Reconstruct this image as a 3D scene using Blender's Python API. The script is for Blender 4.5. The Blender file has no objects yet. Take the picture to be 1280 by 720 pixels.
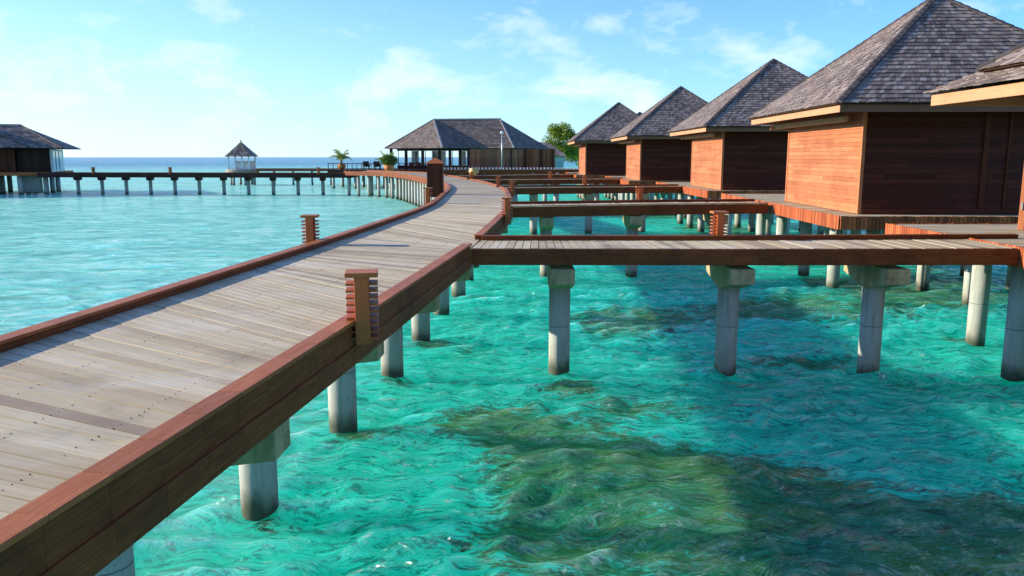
import bpy, math, random
import numpy as np
from mathutils import Vector, Matrix
R = math.radians
random.seed(7)
rng = np.random.default_rng(11)
scene = bpy.context.scene
col = scene.collection

# ---------------------------------------------------------------- camera
cam_d = bpy.data.cameras.new('camera'); cam = bpy.data.objects.new('camera', cam_d); col.objects.link(cam)
cam.location = (0, 0, 4.1)
cam.rotation_euler = (R(90 - 9.31), 0, 0)
cam_d.sensor_width = 36; cam_d.lens = 28.125
cam_d.clip_start = 0.1; cam_d.clip_end = 20000
scene.camera = cam

# ---------------------------------------------------------------- sky and sun
SUN_EL, SUN_AZ = R(17.5), R(8.5)          # sun stands left of the view, slightly behind the houses
to_sun = Vector((-math.cos(SUN_EL) * math.cos(SUN_AZ), math.cos(SUN_EL) * math.sin(SUN_AZ), math.sin(SUN_EL)))
world = bpy.data.worlds.new('World'); scene.world = world; world.use_nodes = True
nt = world.node_tree; N = nt.nodes; L = nt.links
for n in list(N): N.remove(n)
out = N.new('ShaderNodeOutputWorld'); bg = N.new('ShaderNodeBackground'); bg.inputs[1].default_value = 0.14
sky = N.new('ShaderNodeTexSky'); sky.sky_type = 'NISHITA'; sky.sun_disc = False
sky.sun_elevation = SUN_EL
sky.sun_rotation = math.atan2(to_sun.x, to_sun.y)
sky.air_density = 1.0; sky.dust_density = 0.2; sky.ozone_density = 2.2; sky.altitude = 0
hs = N.new('ShaderNodeHueSaturation'); hs.inputs['Saturation'].default_value = 1.1
tc = N.new('ShaderNodeTexCoord'); mp = N.new('ShaderNodeMapping'); mp.inputs['Scale'].default_value = (2.6, 2.6, 5.5)
cn = N.new('ShaderNodeTexNoise'); cn.inputs['Scale'].default_value = 3.4; cn.inputs['Detail'].default_value = 9; cn.inputs['Roughness'].default_value = .58
cn.inputs['Distortion'].default_value = .25
cr = N.new('ShaderNodeMapRange'); cr.inputs[1].default_value = .50; cr.inputs[2].default_value = .74; cr.inputs[3].default_value = 0; cr.inputs[4].default_value = .60
mx = N.new('ShaderNodeMix'); mx.data_type = 'RGBA'; mx.inputs[7].default_value = (4.9, 5.3, 5.6, 1)
sep = N.new('ShaderNodeSeparateXYZ'); L.new(tc.outputs['Generated'], sep.inputs[0])
def wmath(op, a, b):
    n = N.new('ShaderNodeMath'); n.operation = op
    for k, v in enumerate((a, b)):
        if isinstance(v, bpy.types.NodeSocket): L.new(v, n.inputs[k])
        else: n.inputs[k].default_value = v
    return n.outputs[0]
# bright humid air near the horizon, thickest toward the sun
ex = wmath('SUBTRACT', wmath('MULTIPLY', sep.outputs[2], -6.5), wmath('MULTIPLY', sep.outputs[0], 1.15))
hz = wmath('MINIMUM', wmath('EXPONENT', wmath('SUBTRACT', ex, .60), 0), .93)
hm = N.new('ShaderNodeMix'); hm.data_type = 'RGBA'; hm.inputs[7].default_value = (3.95, 4.75, 5.25, 1)
L.new(tc.outputs['Generated'], mp.inputs[0]); L.new(mp.outputs[0], cn.inputs[0]); L.new(cn.outputs[0], cr.inputs[0])
tint = N.new('ShaderNodeMix'); tint.data_type = 'RGBA'; tint.blend_type = 'MULTIPLY'; tint.inputs[0].default_value = 1; tint.inputs[7].default_value = (.33, .70, 1.16, 1)
L.new(sky.outputs[0], hs.inputs['Color']); L.new(hs.outputs[0], tint.inputs[6]); L.new(tint.outputs[2], hm.inputs[6]); L.new(hz, hm.inputs[0])
L.new(hm.outputs[2], mx.inputs[6]); L.new(cr.outputs[0], mx.inputs[0])
L.new(mx.outputs[2], bg.inputs[0]); L.new(bg.outputs[0], out.inputs[0])

sun_d = bpy.data.lights.new('sun', 'SUN'); sun = bpy.data.objects.new('sun', sun_d); col.objects.link(sun)
sun_d.energy = 5.0; sun_d.angle = R(0.6); sun_d.color = (1.0, .90, .74)
sun.rotation_euler = to_sun.to_track_quat('Z', 'Y').to_euler()
sun.location = (-60, 10, 60)
scene.view_settings.view_transform = 'Standard'; scene.view_settings.look = 'None'
scene.view_settings.exposure = 0.84; scene.view_settings.gamma = 1.0
scene.render.engine = 'CYCLES'
scene.cycles.max_bounces = 7; scene.cycles.transparent_max_bounces = 8
scene.cycles.use_denoising = True
scene.cycles.caustics_reflective = False; scene.cycles.caustics_refractive = False
scene.cycles.sample_clamp_indirect = 6

# ---------------------------------------------------------------- helpers
def srgb(r, g, b):
    f = lambda c: (c / 12.92 if c <= .04045 else ((c + .055) / 1.055) ** 2.4)
    return (f(r / 255), f(g / 255), f(b / 255), 1)

def tag(o, label=None, cat=None, group=None, kind=None):
    if label: o['label'] = label
    if cat: o['category'] = cat
    if group: o['group'] = group
    if kind: o['kind'] = kind
    return o

def thing(name, loc, label, cat, group=None, rz=0):
    o = bpy.data.objects.new(name, None); col.objects.link(o)
    o.location = loc; o.rotation_euler = (0, 0, rz); o.empty_display_size = .3
    return tag(o, label, cat, group)

def copy_tree(o, parent=None):
    c = o.copy(); col.objects.link(c); c.parent = parent
    for ch in list(o.children): copy_tree(ch, c)
    return c

class MB:
    """mesh builder; UVs in metres, u along the longest side of each piece"""
    def __init__(s): s.v = []; s.f = []; s.uv = []; s.sm = []
    def hexa(s, P):
        """P: 8 points, bottom ring 0-3 then top ring 4-7"""
        P = [Vector(p) for p in P]
        a = (P[1] - P[0]).length; b = (P[3] - P[0]).length; c = (P[4] - P[0]).length
        n0 = len(s.v); s.v += [tuple(p) for p in P]
        ax = 0 if a >= b and a >= c else (1 if b >= c else 2)
        co = [(0, 0, 0), (a, 0, 0), (a, b, 0), (0, b, 0), (0, 0, c), (a, 0, c), (a, b, c), (0, b, c)]
        ou, ov = random.random() * 40, random.random() * 40
        for q in ((0, 3, 2, 1), (4, 5, 6, 7), (0, 1, 5, 4), (1, 2, 6, 5), (2, 3, 7, 6), (3, 0, 4, 7)):
            s.f.append(tuple(n0 + i for i in q)); s.sm.append(False)
            for i in q:
                k = co[i]; u = k[ax]; v = sum(k) - u
                s.uv.append((u + ou, v + ov))
    def box(s, x0, x1, y0, y1, z0, z1, M=None):
        P = [(x0, y0, z0), (x1, y0, z0), (x1, y1, z0), (x0, y1, z0), (x0, y0, z1), (x1, y0, z1), (x1, y1, z1), (x0, y1, z1)]
        if M: P = [M @ Vector(p) for p in P]
        s.hexa(P)
    def beam(s, a, b, w, h, zoff=0):
        """bar from a to b (centre line of its bottom at z+zoff), width w, height h"""
        a = Vector(a); b = Vector(b); d = (b - a); n = Vector((-d.y, d.x, 0)); n = n.normalized() * w / 2 if n.length > 1e-6 else Vector((w / 2, 0, 0))
        z = Vector((0, 0, zoff)); H = Vector((0, 0, h))
        s.hexa([a - n + z, b - n + z, b + n + z, a + n + z, a - n + z + H, b - n + z + H, b + n + z + H, a + n + z + H])
    def strip(s, pts_a, pts_b, z0, z1):
        """a band between two plan polylines, following corners with mitred joints"""
        for i in range(len(pts_a) - 1):
            a0, a1, b0, b1 = pts_a[i], pts_a[i + 1], pts_b[i], pts_b[i + 1]
            s.hexa([(a0[0], a0[1], z0), (a1[0], a1[1], z0), (b1[0], b1[1], z0), (b0[0], b0[1], z0),
                    (a0[0], a0[1], z1), (a1[0], a1[1], z1), (b1[0], b1[1], z1), (b0[0], b0[1], z1)])
    def tube(s, x, y, z0, z1, r0, r1, n=20, cap=True, M=None):
        n0 = len(s.v)
        for z, r in ((z0, r0), (z1, r1)):
            for i in range(n):
                t = 2 * math.pi * i / n; p = Vector((x + r * math.cos(t), y + r * math.sin(t), z))
                s.v.append(tuple(M @ p if M else p))
        o = random.random() * 30
        for i in range(n):
            j = (i + 1) % n; s.f.append((n0 + i, n0 + j, n0 + n + j, n0 + n + i)); s.sm.append(True)
            u0 = r0 * 2 * math.pi * i / n + o; u1 = r0 * 2 * math.pi * (i + 1) / n + o
            s.uv += [(u0, 0), (u1, 0), (u1, z1 - z0), (u0, z1 - z0)]
        if cap:
            for ring in (list(range(n0 + n, n0 + 2 * n)), list(range(n0 + n - 1, n0 - 1, -1))):
                s.f.append(tuple(ring)); s.sm.append(False); s.uv += [(0, 0)] * n
    def lathe(s, prof, x=0, y=0, n=20, jit=0):
        n0 = len(s.v)
        for r, z in prof:
            for i in range(n):
                t = 2 * math.pi * i / n; rr = r * (1 + jit * (random.random() - .5)); s.v.append((x + rr * math.cos(t), y + rr * math.sin(t), z))
        for k in range(len(prof) - 1):
            for i in range(n):
                j = (i + 1) % n; a = n0 + k * n
                s.f.append((a + i, a + j, a + n + j, a + n + i)); s.sm.append(True)
                s.uv += [(i * .1, prof[k][1]), (i * .1 + .1, prof[k][1]), (i * .1 + .1, prof[k + 1][1]), (i * .1, prof[k + 1][1])]
        s.f.append(tuple(range(n0, n0 + n))[::-1]); s.sm.append(False); s.uv += [(0, 0)] * n
        e = n0 + (len(prof) - 1) * n
        s.f.append(tuple(range(e, e + n))); s.sm.append(False); s.uv += [(0, 0)] * n
    def poly(s, P, uv=None):
        n0 = len(s.v); s.v += [tuple(p) for p in P]; s.f.append(tuple(range(n0, n0 + len(P)))); s.sm.append(False)
        s.uv += uv or [(p[0], p[1]) for p in P]
    def build(s, name, mat, parent=None, bevel=0):
        me = bpy.data.meshes.new(name); me.from_pydata(s.v, [], s.f)
        uvl = me.uv_layers.new(name='UVMap'); uvl.data.foreach_set('uv', np.array(s.uv, dtype=np.float32).ravel())
        me.polygons.foreach_set('use_smooth', s.sm)
        me.materials.append(mat); me.update()
        o = bpy.data.objects.new(name, me); col.objects.link(o); o.parent = parent
        if bevel:
            b = o.modifiers.new('bevel', 'BEVEL'); b.width = bevel; b.segments = 1; b.limit_method = 'ANGLE'
        return o

# ---------------------------------------------------------------- materials
class NT:
    def __init__(s, name):
        s.m = bpy.data.materials.new(name); s.m.use_nodes = True; s.t = s.m.node_tree
        for n in list(s.t.nodes): s.t.nodes.remove(n)
        s.o = s.t.nodes.new('ShaderNodeOutputMaterial')
    def n(s, typ, ins=None, **kw):
        x = s.t.nodes.new('ShaderNode' + typ)
        for k, v in kw.items(): setattr(x, k, v)
        for k, v in (ins or {}).items():
            if isinstance(v, bpy.types.NodeSocket): s.t.links.new(v, x.inputs[k])
            else: x.inputs[k].default_value = v
        return x
    def mix(s, fac, a, b, blend='MIX'):
        x = s.n('Mix', data_type='RGBA', blend_type=blend)
        for k, v in ((0, fac), (6, a), (7, b)):
            if isinstance(v, bpy.types.NodeSocket): s.t.links.new(v, x.inputs[k])
            else: x.inputs[k].default_value = v
        return x.outputs[2]
    def math(s, op, a, b=0.0, clamp=False):
        x = s.n('Math', {0: a, 1: b}, operation=op, use_clamp=clamp); return x.outputs[0]
    def rng(s, v, a, b, c=0., d=1., smooth=False):
        return s.n('MapRange', {0: v, 1: a, 2: b, 3: c, 4: d}, interpolation_type='SMOOTHSTEP' if smooth else 'LINEAR').outputs[0]
    def noise(s, vec, scale, detail=4, rough=.55, dist=0.):
        return s.n('TexNoise', {'Vector': vec, 'Scale': scale, 'Detail': detail, 'Roughness': rough, 'Distortion': dist}).outputs[0]
    def map(s, vec, sc=(1, 1, 1), loc=(0, 0, 0), rot=(0, 0, 0)):
        return s.n('Mapping', {0: vec, 1: loc, 2: rot, 3: sc}).outputs[0]
    def done(s, sh): s.t.links.new(sh, s.o.inputs[0]); return s.m

def wood(name, c1, c2, dark=None, rough=.6, isl=.35, grain=.5, stain=.35, bump=.25, spec=.14, stain_scale=.9, seams=False):
    t = NT(name); uv = t.n('UVMap').outputs[0]; geo = t.n('NewGeometry'); P = t.n('TexCoord').outputs['Object']
    g = t.noise(t.map(uv, (1.2, 26, 1)), 1.6, 6, .65, .3)
    big = t.noise(P, stain_scale, 5, .6, .4)
    r = geo.outputs['Random Per Island']
    c = t.mix(t.rng(g, .32, .7), c1, c2)
    k = t.rng(r, 0, 1, 1 - isl, 1 + isl * .6)
    kk = t.n('CombineColor', {0: k, 1: k, 2: k}).outputs[0]
    c = t.mix(1.0, c, kk, 'MULTIPLY')
    if dark is None: dark = (c1[0] * .3, c1[1] * .3, c1[2] * .3, 1)
    c = t.mix(t.math('MULTIPLY', t.rng(big, .45, .75), stain), c, dark)
    fine = t.rng(t.noise(t.map(uv, (2.5, 70, 1)), 2.2, 3, .6), .52, .75, 0, grain)
    c = t.mix(fine, c, dark)
    b = t.n('Bump', {'Height': g, 'Strength': bump, 'Distance': .01})
    p = t.n('BsdfPrincipled', {'Base Color': c, 'Roughness': t.rng(g, .3, .8, rough - .1, rough + .15), 'Normal': b.outputs[0], 'Specular IOR Level': spec})
    return t.done(p.outputs[0])

def deck_mat():
    t = NT('weathered_deck_wood'); uv = t.n('UVMap').outputs[0]; r = t.n('NewGeometry').outputs['Random Per Island']
    P = t.n('TexCoord').outputs['Object']
    g = t.noise(t.map(uv, (1.0, 22, 1)), 1.5, 6, .65, .25)
    # three tones of weathering by plank
    ramp = t.n('ValToRGB', {0: r}); e = ramp.color_ramp.elements
    e[0].position = 0; e[0].color = (.30, .215, .145, 1); e[1].position = 1; e[1].color = (.64, .54, .37, 1)
    for pos, c in ((.18, (.46, .36, .22, 1)), (.5, (.54, .44, .28, 1)), (.8, (.59, .495, .325, 1))):
        x = e.new(pos); x.color = c
    c = t.mix(t.rng(g, .3, .72, 0, .5), ramp.outputs[0], (.24, .17, .115, 1))
    # worn, sun-bleached silver grey patches and old damp stains
    pat = t.noise(t.map(P, (.55, .9, 1)), 1.1, 4, .6, .5)
    c = t.mix(t.rng(pat, .5, .72, 0, .5), c, (.60, .55, .47, 1))
    st = t.noise(t.map(P, (.5, .5, 1), (7, 3, 0)), 1.7, 6, .65, .3)
    c = t.mix(t.rng(st, .54, .74, 0, .5), c, (.15, .115, .085, 1))
    b = t.n('Bump', {'Height': g, 'Strength': .3, 'Distance': .01})
    p = t.n('BsdfPrincipled', {'Base Color': c, 'Roughness': .62, 'Normal': b.outputs[0], 'Specular IOR Level': .12})
    return t.done(p.outputs[0])

def concrete(name, base=(.40, .41, .38, 1)):
    t = NT(name); P = t.n('TexCoord').outputs['Object']; W = t.n('NewGeometry').outputs['Position']
    z = t.n('SeparateXYZ', {0: W}).outputs[2]
    n1 = t.noise(t.map(W, (1, 1, .35)), 2.2, 6, .62, .2); n2 = t.noise(W, 22, 4, .6)
    c = t.mix(t.rng(n1, .35, .72), base, (base[0] * .62, base[1] * .64, base[2] * .56, 1))
    drip = t.noise(t.map(W, (9, 9, .5)), 1.6, 5, .6, .2)
    c = t.mix(t.rng(drip, .52, .68, 0, .45), c, (.16, .16, .12, 1))
    c = t.mix(t.rng(n2, .58, .75, 0, .5), c, (.10, .10, .08, 1))
    zz = t.math('ADD', z, t.rng(n1, 0, 1, -.35, .35))
    c = t.mix(t.rng(zz, .8, .05, 0, .75), c, (.22, .19, .13, 1))     # tide growth
    c = t.mix(t.rng(zz, .30, .10, 0, .92), c, (.035, .050, .022, 1))
    zf = t.n('TexWave', {'Vector': W, 'Scale': .1}, bands_direction='Z')
    jo = t.math('LESS_THAN', t.math('ABSOLUTE', t.math('SUBTRACT', z, .95)), .008)     # casting joint
    c = t.mix(t.math('MULTIPLY', jo, .7), c, (.08, .08, .07, 1))
    b = t.n('Bump', {'Height': n2, 'Strength': .25, 'Distance': .01})
    p = t.n('BsdfPrincipled', {'Base Color': c, 'Roughness': .8, 'Normal': b.outputs[0]})
    return t.done(p.outputs[0])

def cap_concrete():
    t = NT('stained_cap_concrete'); W = t.n('NewGeometry').outputs['Position']
    n1 = t.noise(t.map(W, (3, 3, .8)), 2.0, 6, .65, .3); n2 = t.noise(W, 9, 5, .6)
    c = t.mix(t.rng(n1, .35, .7), (.46, .36, .19, 1), (.22, .16, .08, 1))
    c = t.mix(t.rng(n2, .55, .75, 0, .7), c, (.06, .055, .035, 1))
    b = t.n('Bump', {'Height': n2, 'Strength': .4, 'Distance': .02})
    return t.done(t.n('BsdfPrincipled', {'Base Color': c, 'Roughness': .9, 'Normal': b.outputs[0]}).outputs[0])

def shingle_mat(name, c1, c2, c3):
    t = NT(name); uv = t.n('UVMap').outputs[0]; r = t.n('NewGeometry').outputs['Random Per Island']; P = t.n('TexCoord').outputs['Object']
    ramp = t.n('ValToRGB', {0: r}); e = ramp.color_ramp.elements
    e[0].color = c1; e[1].color = c3; x = e.new(.55); x.color = c2
    g = t.noise(t.map(uv, (40, 3, 1)), 1.2, 4, .6)
    c = t.mix(t.rng(g, .35, .75, 0, .55), ramp.outputs[0], (c1[0] * .45, c1[1] * .45, c1[2] * .45, 1))
    big = t.noise(P, .6, 5, .6, .5)
    c = t.mix(t.rng(big, .45, .75, 0, .4), c, (c3[0] * 1.1, c3[1] * 1.0, c3[2] * .95, 1))
    b = t.n('Bump', {'Height': g, 'Strength': .4, 'Distance': .01})
    return t.done(t.n('BsdfPrincipled', {'Base Color': c, 'Roughness': .62, 'Normal': b.outputs[0], 'Specular IOR Level': .45}).outputs[0])

def plain(name, c, rough=.6, var=.25, scale=6, metal=0, spec=.4):
    t = NT(name); P = t.n('TexCoord').outputs['Object']; n = t.noise(P, scale, 5, .6)
    cc = t.mix(t.rng(n, .35, .7), c, tuple(k * (1 - var) for k in c[:3]) + (1,))
    b = t.n('Bump', {'Height': n, 'Strength': .12, 'Distance': .01})
    return t.done(t.n('BsdfPrincipled', {'Base Color': cc, 'Roughness': rough, 'Metallic': metal, 'Normal': b.outputs[0], 'Specular IOR Level': spec}).outputs[0])

def leaf_mat(name, c1, c2):
    t = NT(name); r = t.n('NewGeometry').outputs['Random Per Island']
    c = t.mix(r, c1, c2)
    a = t.n('BsdfPrincipled', {'Base Color': c, 'Roughness': .5, 'Specular IOR Level': .3})
    b = t.n('BsdfTranslucent', {'Color': c})
    return t.done(t.n('MixShader', {0: .3, 1: a.outputs[0], 2: b.outputs[0]}).outputs[0])

M = {}
M['deck'] = deck_mat()
M['cap_rail'] = wood('red_brown_rail_wood', (.45, .145, .045, 1), (.33, .092, .028, 1), rough=.5, isl=.2, grain=.35, stain=.3)
M['fascia'] = wood('dark_stained_fascia_wood', (.27, .075, .020, 1), (.13, .034, .011, 1), rough=.6, isl=.09, grain=.5, stain=.5, spec=.15, dark=(.012, .007, .005, 1))
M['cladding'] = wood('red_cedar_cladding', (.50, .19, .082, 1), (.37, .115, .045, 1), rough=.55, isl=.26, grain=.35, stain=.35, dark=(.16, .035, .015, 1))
M['clad_dark'] = wood('deep_red_and_shaded_cladding', (.105, .025, .010, 1), (.060, .014, .007, 1), rough=.5, isl=.4, grain=.4, stain=.35, dark=(.05, .012, .007, 1))  # deep red; on villa fronts the darker tone paints in their shade
M['slat'] = wood('orange_red_skirt_wood', (.55, .14, .05, 1), (.36, .08, .03, 1), rough=.55, isl=.5, grain=.3, stain=.25)
M['boll'] = wood('orange_brown_bollard_wood', (.50, .135, .040, 1), (.38, .09, .028, 1), rough=.5, isl=.2, grain=.3, stain=.2)
M['fascia_tan'] = wood('tan_eave_board', (.50, .27, .15, 1), (.40, .20, .10, 1), rough=.6, isl=.15, grain=.3, stain=.2)
M['tan_rim'] = wood('pale_tan_rim_board', (.50, .33, .21, 1), (.40, .25, .16, 1), rough=.65, isl=.2, grain=.3, stain=.2)
M['eave_shade'] = wood('shaded_eave_board', (.22, .12, .07, 1), (.15, .08, .045, 1), isl=.15)  # tan eave board with the front side's shade painted in
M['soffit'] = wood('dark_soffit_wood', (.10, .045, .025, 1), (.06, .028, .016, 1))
M['shingle'] = shingle_mat('weathered_grey_shingles', (.095, .068, .058, 1), (.19, .142, .122, 1), (.40, .325, .285, 1))
M['shingle_far'] = shingle_mat('weathered_brown_shingles', (.12, .090, .075, 1), (.17, .13, .11, 1), (.27, .215, .18, 1))
M['hip'] = wood('dark_hip_cap_wood', (.085, .070, .070, 1), (.05, .042, .045, 1), rough=.6)
M['hip_pale'] = wood('pale_hip_cap_wood', (.42, .38, .35, 1), (.34, .30, .28, 1), rough=.6)
M['conc'] = concrete('grey_column_concrete', (.44, .47, .43, 1))
M['cap'] = cap_concrete()
M['brown_fence'] = wood('brown_vertical_boards', (.36, .13, .055, 1), (.24, .08, .038, 1), isl=.45, stain=.3)
M['post'] = wood('dark_brown_post', (.06, .030, .022, 1), (.04, .02, .015, 1))
M['white'] = plain('white_paint', (.78, .79, .78, 1), .5, .1)
M['cream'] = plain('cream_plaster', (.66, .62, .54, 1), .8, .15)
M['terracotta'] = plain('terracotta', (.62, .21, .045, 1), .65, .25, 3)
M['yellow_pot'] = plain('yellow_ceramic', (.60, .44, .13, 1), .4, .2, 3)
M['metal'] = plain('grey_metal', (.5, .52, .53, 1), .4, .1, 4, .6)
M['rock'] = plain('pale_rock', (.34, .31, .24, 1), .9, .45, 1.5)
M['black'] = plain('dark_interior', (.02, .02, .022, 1), .7)
M['red_cush'] = plain('dark_red_fabric', (.16, .03, .025, 1), .8)
M['navy'] = plain('dark_woven_rattan', (.025, .022, .035, 1), .7)
M['leaf'] = leaf_mat('tree_leaves', (.09, .18, .015, 1), (.28, .36, .03, 1))
M['leaf_palm'] = leaf_mat('palm_leaves', (.16, .24, .03, 1), (.24, .30, .05, 1))
M['leaf_bush'] = leaf_mat('bush_leaves', (.05, .12, .012, 1), (.10, .18, .02, 1))
M['bark'] = plain('bark', (.12, .085, .055, 1), .9, .4)
t = NT('tinted_window_glass')
M['glass'] = t.done(t.n('BsdfPrincipled', {'Base Color': (.30, .46, .48, 1), 'Roughness': .06, 'Specular IOR Level': .8}).outputs[0])

DZ = 2.5      # deck level above the water

# ---------------------------------------------------------------- sea
def fnoise(x, y, seed, scale, octaves=4):
    """smooth value noise used for the spread of sea grass on the bed"""
    r = np.random.default_rng(seed); G = r.random((64, 64)); out = 0; a = 1; tot = 0
    for o in range(octaves):
        u = x / scale * (2 ** o) + 17.3 * o; v = y / scale * (2 ** o) + 9.1 * o
        i = np.floor(u).astype(int); j = np.floor(v).astype(int); fu = u - i; fv = v - j
        fu = fu * fu * (3 - 2 * fu); fv = fv * fv * (3 - 2 * fv)
        g = lambda p, q: G[p % 64, q % 64]
        out = out + a * ((g(i, j) * (1 - fu) + g(i + 1, j) * fu) * (1 - fv) + (g(i, j + 1) * (1 - fu) + g(i + 1, j + 1) * fu) * fv)
        tot += a; a *= .55
    return out / tot

def axis(lo, hi, step, grow, far_lo, far_hi):
    a = list(np.arange(lo, hi, step)); s = step; x = a[-1]
    while x < far_hi: s *= grow; x += s; a.append(x)
    s = step; x = lo; b = []
    while x > far_lo: s *= grow; x -= s; b.append(x)
    return np.array(b[::-1] + a)

def grid_mesh(name, X, Y, Z, mat, attr=None):
    ny, nx = X.shape
    me = bpy.data.meshes.new(name)
    me.vertices.add(nx * ny); me.vertices.foreach_set('co', np.stack([X, Y, Z], -1).astype(np.float32).ravel())
    i = np.arange(nx * ny).reshape(ny, nx)
    q = np.stack([i[:-1, :-1], i[:-1, 1:], i[1:, 1:], i[1:, :-1]], -1).reshape(-1, 4)
    me.loops.add(q.size); me.loops.foreach_set('vertex_index', q.ravel().astype(np.int32))
    me.polygons.add(len(q)); me.polygons.foreach_set('loop_start', np.arange(0, q.size, 4, dtype=np.int32))
    me.polygons.foreach_set('use_smooth', np.ones(len(q), bool))
    me.update(calc_edges=True); me.validate()
    for k, v in (attr or {}).items():
        at = me.attributes.new(k, 'FLOAT', 'POINT'); at.data.foreach_set('value', v.astype(np.float32).ravel())
    me.materials.append(mat)
    o = bpy.data.objects.new(name, me); col.objects.link(o); return o

def blob(X, Y, cx, cy, rx, ry, a=0):
    c, s = math.cos(R(a)), math.sin(R(a)); u = ((X - cx) * c + (Y - cy) * s) / rx; v = (-(X - cx) * s + (Y - cy) * c) / ry
    return np.exp(-(u * u + v * v))

def make_water():
    xs = axis(-9, 13, .085, 1.018, -5000, 5000); ys = axis(4.5, 22, .075, 1.013, -40, 9000)
    X, Y = np.meshgrid(xs, ys); Z = np.zeros_like(X); DXx = np.zeros_like(X); DYy = np.zeros_like(X)
    dx = np.gradient(xs)[None, :]; dy = np.gradient(ys)[:, None]; cell = np.maximum(dx, dy)
    r = np.random.default_rng(5)
    warpx = fnoise(X, Y, 21, 3.5, 3) * 1.6; warpy = fnoise(X, Y, 22, 3.0, 3) * 1.6
    gust = .60 + .9 * fnoise(X, Y, 23, 6.0, 3)
    for k in range(110):
        lam = .27 * (2.9 / .27) ** (r.random() ** 1.35)
        ang = R(-68) + r.normal() * R(42)
        kx, ky = math.cos(ang), math.sin(ang); w = 2 * math.pi / lam; amp = .0080 * min(lam, .8) ** .72 * (1 if lam < 1.1 else .75) * (.5 + r.random())
        ph = w * (kx * (X + warpx) + ky * (Y + warpy)) + r.random() * 6.28
        fade = np.clip((lam / cell - 3) / 4, 0, 1) * gust
        Z += amp * fade * (1 - 2 * np.abs(np.sin(ph / 2)) ** 1.3 + .25)
        DXx -= amp * .6 * fade * kx * np.sin(ph); DYy -= amp * .6 * fade * ky * np.sin(ph)
    Z = np.clip(Z, -.3, .3)
    # water surface material
    t = NT('lagoon_water'); P = t.n('NewGeometry').outputs['Position']
    warp = t.n('TexNoise', {'Vector': P, 'Scale': .6, 'Detail': 2.0}).outputs[1]
    PW = t.n('VectorMath', {0: P, 1: t.n('VectorMath', {0: warp, 'Scale': 1.3}, operation='SCALE').outputs[0]}, operation='ADD').outputs[0]
    a = t.noise(t.map(PW, (1, 2.2, 1), rot=(0, 0, R(14))), 1.9, 5, .62, .6)
    b = t.noise(t.map(PW, (1, 1.9, 1), rot=(0, 0, R(-22))), 5.5, 4, .6, .9)
    rid = t.math('SUBTRACT', 1, t.math('ABSOLUTE', t.math('MULTIPLY', t.math('SUBTRACT', a, .5), 5.0)))
    fi = t.math('SUBTRACT', 1, t.math('ABSOLUTE', t.math('MULTIPLY', t.math('SUBTRACT', t.noise(t.map(PW, (1, 2.0, 1), rot=(0, 0, R(20))), 9, 5, .65, .6), .5), 4.5)))
    h = t.math('ADD', t.math('ADD', t.math('MULTIPLY', rid, .30), t.math('MULTIPLY', b, .60)), t.math('MULTIPLY', fi, .17))
    dist = t.n('CameraData').outputs['View Distance'] if False else None
    yy = t.n('VectorMath', {0: P}, operation='LENGTH').outputs['Value']
    hb = t.noise(t.map(P, (.35, 1.0, 1)), .8, 6, .65, .5)
    bump1 = t.n('Bump', {'Height': h, 'Strength': 1.0, 'Distance': .15})
    bump = t.n('Bump', {'Height': hb, 'Strength': t.rng(yy, 20, 120, .0, .5), 'Distance': .5, 'Normal': bump1.outputs[0]})
    # suspended sand: milky turquoise, greener where sea grass stands below
    streak = t.noise(t.map(PW, (.8, 2.4, 1), rot=(0, 0, R(8))), 1.1, 6, .68, .8)
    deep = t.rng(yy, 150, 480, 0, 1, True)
    turq = t.mix(t.rng(streak, .3, .7), (.0, .52, .33, 1), (.02, .90, .60, 1))
    rp = t.noise(t.map(PW, (.9, 2.4, 1), rot=(0, 0, R(-6))), 3.2, 10, .80, .9)
    turq = t.mix(t.rng(rp, .505, .575, 0, .85), turq, (.0, .17, .105, 1))  # light and dark sides of ripples painted into the colour, here and below
    turq = t.mix(t.rng(rp, .44, .34, 0, .5), turq, (.08, .74, .60, 1))
    lag = t.rng(t.n('SeparateXYZ', {0: P}).outputs[0], -2, -7, 0, 1, True)
    turq = t.mix(t.math('MULTIPLY', lag, .6), turq, (.32, .78, .63, 1))
    mot = t.noise(t.map(PW, (.5, 1.5, 1)), 1.1, 8, .72, .8)
    turq = t.mix(t.math('MULTIPLY', t.rng(mot, .50, .60), t.math('MULTIPLY', lag, .75)), turq, (.09, .27, .21, 1))
    turq = t.mix(t.math('MULTIPLY', t.rng(mot, .48, .38), t.math('MULTIPLY', lag, .6)), turq, (.62, .90, .82, 1))
    mo2 = t.noise(t.map(PW, (.35, 1.2, 1)), .30, 9, .74, .6)
    turq = t.mix(t.math('MULTIPLY', t.rng(mo2, .50, .60), t.math('MULTIPLY', lag, .5)), turq, (.06, .34, .30, 1))
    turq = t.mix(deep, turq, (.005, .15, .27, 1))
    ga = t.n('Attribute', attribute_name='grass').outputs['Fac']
    gn = t.noise(t.map(PW, (.9, 2.2, 1), rot=(0, 0, R(-10))), 2.4, 10, .80, .9)
    rr = t.math('ABSOLUTE', t.math('SUBTRACT', t.noise(t.map(PW, (.8, 2.4, 1), rot=(0, 0, R(-14))), 2.2, 9, .7, 1.2), .5))
    hue = t.noise(t.map(PW, (.8, 1.6, 1)), .6, 6, .65, .6)
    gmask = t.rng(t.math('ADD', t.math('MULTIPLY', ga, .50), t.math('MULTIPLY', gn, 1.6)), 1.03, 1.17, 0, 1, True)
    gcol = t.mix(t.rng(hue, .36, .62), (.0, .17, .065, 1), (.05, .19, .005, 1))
    olive = t.n('VectorMath', {0: P, 1: (.75, -.66, 0)}, operation='DOT_PRODUCT').outputs['Value']
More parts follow.
